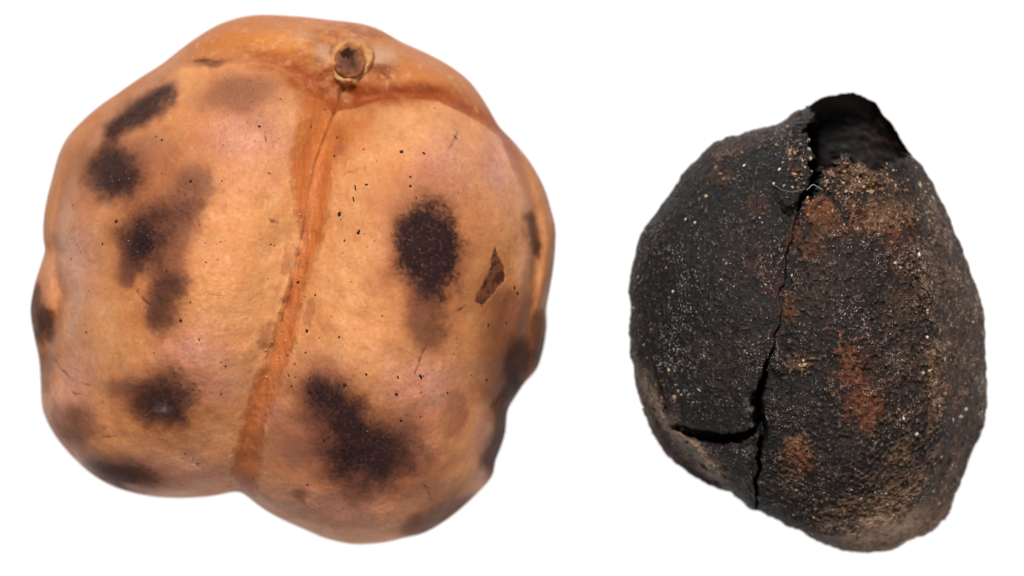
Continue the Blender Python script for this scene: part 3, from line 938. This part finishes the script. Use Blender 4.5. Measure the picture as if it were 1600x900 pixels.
# crumbly mound at the lip of the right valve
MND = np.exp(-(((u - 1330) / 50) ** 2 + ((v - 275) / 26) ** 2))
h += MND * (6 + 9 * fbm(P0, 18, 3, 331)) + 10 * np.exp(-(((u - 1316) / 10) ** 2 + ((v - 246) / 10) ** 2))
WED = [(1252, 335), (1262, 312), (1280, 300), (1300, 318), (1308, 332), (1290, 345), (1268, 352)]
dW = sdf(wu, wv, WED)
h -= 5 * np.exp(-((dW + 2) / 5) ** 2)
h -= 13 * np.exp(-(lr / 30) ** 2) * sstep(300, 340, v) * sstep(640, 540, v)
h += 13 * np.exp(-((dH + 8) / 11) ** 2) * sstep(150, 200, v)
h += 9 * np.exp(-(lr / 45) ** 2) * (lr < 0) * sstep(330, 380, v)
h -= 5 * np.exp(-(lr / 30) ** 2) * (lr >= 0) * sstep(340, 400, v)
B2.z = B2.z + np.where(fr, h * edge, 3 * m40 * sstep(1, .9, B2.rho))
# the opening: a hollow that runs down inside the rear wall
hm = sstep(-1, 9, dH) * fr
zt = Z2 - 185 * np.sqrt(np.clip(1 - B2.rho ** 2, 0, 1)) ** .8 * (1 + .06 * m40) + (5.0 * m12 + 9 * m40 + 1.5 * m4) * edge
B2.z = B2.z * (1 - hm) + zt * hm
B2.z -= B2.z.min()

# ---- pigment of the char
uu = u + 9 * m40 + 5 * m12
vv = v + 9 * m41 + 5 * m13
col = np.tile(np.array((0.0200, 0.0188, 0.0190)), (len(u), 1))
col = blend(col, .6 * sstep(-.2, .7, m90), (0.027, 0.0235, 0.0230))
col = blend(col, .5 * sstep(.1, .7, m40), (0.010, 0.009, 0.009))
col = blend(col, right * (.15 + .40 * sstep(-.1, .6, m41)), (0.050, 0.029, 0.021))
for (a_, c_, s_, hh), k_ in zip(CRUST, crw):
    col = blend(col, s_ * k_ * fr * (.54 + .24 * m4 + .24 * m2), c_)
col = blend(col, .55 * crh * sstep(.3, .9, -m4 - .4 * m2), (0.02, 0.013, 0.011))
# wedge of bare rust coloured tissue
col = blend(col, sstep(-3, 6, dW) * (.45 + .4 * sstep(-.3, .6, m4 + m12)), (0.20, 0.068, 0.026))
# right and lower rear wall: dull brown
rw = sstep(0, 30, dRg) * fr
col = blend(col, rw * .75 * (.5 + .5 * sstep(-.5, .6, m12)), (0.125, 0.076, 0.056))
col = blend(col, rw * .5 * sstep(.0, .7, m40), (0.036, 0.026, 0.022))
col = blend(col, .55 * np.exp(-((dRg + 2) / 16) ** 2) * sstep(-.1, .5, m12 + .4 * m4) * sstep(300, 360, v), (0.22, 0.125, 0.08))
col = blend(col, .85 * G(1412, 830, 105, 32, -16) * (.75 + .4 * m12) * fr, (.62, .39, .27))
col = blend(col, .6 * G(1480, 760, 30, 60, 20) * rw, (.16, .095, .07))
# lower left outer wall: smooth grey purple with a tan fibrous broken edge
lw = sstep(2, 16, dE) * fr
col = blend(col, lw * .85, (0.085, 0.060, 0.058))
col = blend(col, .85 * np.exp(-((dE - 3) / 13) ** 2) * sstep(545, 600, v) * sstep(775, 720, v) * (.35 + .8 * sstep(-.4, .5, m4 + m12)), (0.40, 0.265, 0.19))
col = blend(col, .5 * np.exp(-((dE + 10) / 16) ** 2) * sstep(.0, .5, m12) * sstep(560, 620, v), (0.15, 0.085, 0.055))
# fine salt and pepper of dust and pores
dust = sstep(.35, .9, m4 * .55 + m2 * .75)
dd = .42 + .35 * sstep(-.2, .5, m40) + .25 * right
col = blend(col, dust * dd * fr, (0.19, 0.155, 0.135))
col = blend(col, sstep(.45, .9, -m4 * .6 - m2 * .7) * .6 * fr, (0.008, 0.007, 0.007))
# fibrous broken face left of the open gap
fib = vnoise(P0 * np.array([1.0, .16, 1]), 3.2, 350)
fm = np.exp(-((lr + 14) / 9) ** 2) * sstep(585, 620, v) * sstep(795, 770, v) * fr
col = blend(col, fm * sstep(.0, .6, fib) * .8, (0.13, 0.105, 0.085))
col = blend(col, fm * sstep(.1, .6, -fib) * .9, (0.006, 0.0055, 0.0055))
# inside of the hollow: soot
col = blend(col, hm * (.85 + .3 * m12), (0.034, 0.032, 0.032))
col = blend(col, hm * .8 * sstep(.955, .985, B2.rho + .012 * m12) * (.4 + .6 * sstep(-.3, .5, m12)), (0.075, 0.048, 0.038))
col = blend(col, hm * .85 * sstep(-.3, .6, m12) * sstep(1335, 1395, u), (.075, .038, .026))
rgh = 0.62 + .12 * m12 + .12 * right - .12 * hm * 0
col2 = np.concatenate([np.clip(col * .82, .002, .9), np.clip(rgh, .35, 1)[:, None]], 1)

lab = np.full(len(u), 4)                       # rear shell
lab[fr & (lr < 0)] = 0
lab[fr & (lr >= 0)] = 1
lab[fr & (dRg > 8) & (v > 245)] = 4
lab[fr & (dE > 0)] = 4
lab[fr & (dF > 0)] = 2
lab[fr & (dH > 2)] = 3
fruit2 = root_empty("charred_capsule", "small black charred seed capsule, split and open at the top", "seed capsule", *C2)
parts2 = split_parts(B2, lab, ["shell_valve", "shell_valve", "shell_fragment", "hollow", "rear_shell"], M_char, fruit2, col2)
for p_, t_ in zip(parts2, ["smooth black valve with a long crack at its edge", "valve with rusty brown patches and pitted crust", "broken lower piece below the cross crack", "dark open hollow at the top of the capsule", "dull brown grey rear wall of the shell"]):
    p_["label"] = t_

# ---- dust grains on the char
index_body(B2)
V2, N2 = B2.normals()
cand = np.where(fr & (hm < .05) & (B2.rim > .12) & (dV > cw + 1) & (dHc > 8))[0]
# even out the polar grid: probability proportional to ring radius
pw = B2.rho[cand] * (0.10 + sstep(-.1, .8, m40[cand] + .7 * m12[cand]) ** 2 * 1.4) * (0.8 + .5 * right[cand]) * (1 - .8 * lw[cand])
pw /= pw.sum()
r_ = np.random.default_rng(12)
sel = r_.choice(cand, 8000, replace=False, p=pw)
items = []
CL = [(.46, .42, .38), (.34, .25, .18), (.26, .15, .09), (.55, .52, .48), (.20, .13, .09), (.14, .09, .065)]
for n, k in enumerate(sel):
    r = r_.choice([.7, .8, .9, 1.1, 1.4], p=[.45, .3, .15, .07, .03]) if n > 50 else r_.uniform(1.6, 3.0)
    c_ = np.array(CL[r_.choice(6, p=[.16, .20, .20, .10, .18, .16])])
    if lr[k] < -15:
        c_ = c_ * .35 + c_.mean() * .6
    items.append((V2[k] + N2[k] * .4, N2[k], r * r_.uniform(.8, 1.5), r * r_.uniform(.6, 1), r * .7, r_.uniform(0, 6), c_, r_.uniform(.3, .7)))
for a, b, r, c_ in [(1162, 259, 3.4, (.6, .58, .55)), (1103, 307, 4.5, (.45, .3, .18)), (1071, 343, 2.4, (.7, .68, .64)), (1085, 348, 3.4, (.5, .35, .22)), (1240, 272, 5, (.38, .18, .08)), (1232, 236, 4.5, (.4, .27, .15)), (1262, 234, 5, (.36, .27, .18)), (1217, 265, 3, (.6, .58, .55)), (1208, 287, 3, (.6, .56, .5)), (1254, 563, 3, (.5, .4, .28)), (1256, 569, 5, (.42, .29, .15)),
                    (1248, 571, 4, (.36, .24, .12)), (1447, 527, 3.6, (.66, .55, .5)), (1433, 398, 3.6, (.62, .5, .42)), (1237, 430, 3.4, (.6, .48, .34)), (1410, 653, 3, (.7, .62, .58)), (1431, 677, 5, (.5, .36, .27)), (1190, 348, 2.4, (.65, .6, .55)), (1051, 455, 3, (.62, .56, .44)), (1092, 609, 3, (.6, .6, .58)), (1500, 650, 6, (.34, .31, .32)), (1508, 640, 5, (.36, .34, .36)), (1488, 655, 4, (.3, .26, .26)), (1052, 619, 2.6, (.66, .62, .58)),
                    (1130, 280, 5, (.22, .13, .09)), (1125, 272, 4.5, (.26, .16, .11)), (1118, 262, 5, (.2, .13, .1)), (1172, 500, 4, (.18, .13, .12)), (1340, 285, 5, (.5, .34, .2)), (1348, 292, 5, (.46, .3, .18)), (1290, 285, 6, (.3, .18, .1)), (1298, 272, 6, (.22, .13, .08)), (1330, 300, 4.5, (.5, .32, .17)), (1360, 300, 5, (.36, .22, .13))]:
    k = surf(B2, a, b)
    items.append((V2[k] + N2[k] * .6, N2[k], r, r * .75, r * .6, r_.uniform(0, 6), c_, .5))
# coarser crumbs on the mound and the right ridge
for (ca, cb2, sx, sy, n) in [(1335, 280, 34, 16, 130), (1380, 330, 40, 30, 60), (1445, 430, 12, 70, 55), (1470, 600, 10, 60, 40), (1270, 325, 18, 12, 30), (1380, 790, 60, 16, 60), (1036, 640, 14, 26, 50), (1085, 705, 20, 14, 40), (1235, 230, 16, 34, 40)]:
    for i in range(n):
        k = surf(B2, r_.normal(ca, sx), r_.normal(cb2, sy))
        if hm[k] > .1:
            continue
        r = r_.uniform(1.4, 3.6)
        c_ = np.array([(.30, .17, .09), (.22, .11, .06), (.4, .27, .17), (.12, .07, .05), (.05, .035, .03)][r_.integers(5)])
        items.append((V2[k] + N2[k] * .5, N2[k], r * r_.uniform(.8, 1.3), r * .85, r * .7, r_.uniform(0, 6), tuple(c_), .65))
grains("dust_grains", items, M_grain, fruit2, OCT_V, OCT_F, False, 8)


# ---- a few pale fibres near the opening
def fibre(pts, r, colr):
    P = smooth_closed(pts + pts[-2:0:-1], 8 * len(pts))[: 8 * len(pts)]
    P = np.array([np.interp(np.linspace(0, len(pts) - 1, 24), range(len(pts)), [p[i] for p in pts]) for i in range(3)]).T
    for _ in range(3):
        P[1:-1] = (P[:-2] + 2 * P[1:-1] + P[2:]) / 4
    V, Q = [], []
    for i, p in enumerate(P):
        d = P[min(i + 1, len(P) - 1)] - P[max(i - 1, 0)]
        d /= np.linalg.norm(d)
        e1 = np.cross(d, (0, 0, 1.0))
        e1 /= np.linalg.norm(e1)
        e2 = np.cross(d, e1)
        for k_ in range(6):
            a = k_ * math.pi / 3
            V.append(p + r * (e1 * math.cos(a) + e2 * math.sin(a)))
    n = len(P)
    for i in range(n - 1):
        for k_ in range(6):
            Q.append((i * 6 + k_, i * 6 + (k_ + 1) % 6, i * 6 + 6 + (k_ + 1) % 6, i * 6 + 6 + k_))
    return mesh_obj("pale_fibre", np.array(V), np.array(Q), np.zeros((0, 3), int), M_grain, fruit2, np.tile(np.array([*colr, .4]), (len(V), 1)))


def on(a, b, up=3):
    k = surf(B2, a, b)
    return V2[k] + N2[k] * up


def span(a, b, up=1.5):
    return [on(*a, up), (on(*a, up) + on(*b, up)) / 2 + np.array((0, 4, 6)), on(*b, up)]


fibre([on(1256, 296), on(1262, 262) * 0 + (on(1256, 296) + on(1285, 296)) / 2 + np.array((-3, 9, 4)), on(1285, 296)], 0.45, (.40, .40, .40))
fibre([on(1211, 289), on(1222, 298), on(1238, 302), on(1254, 296)], 0.35, (.22, .22, .22))
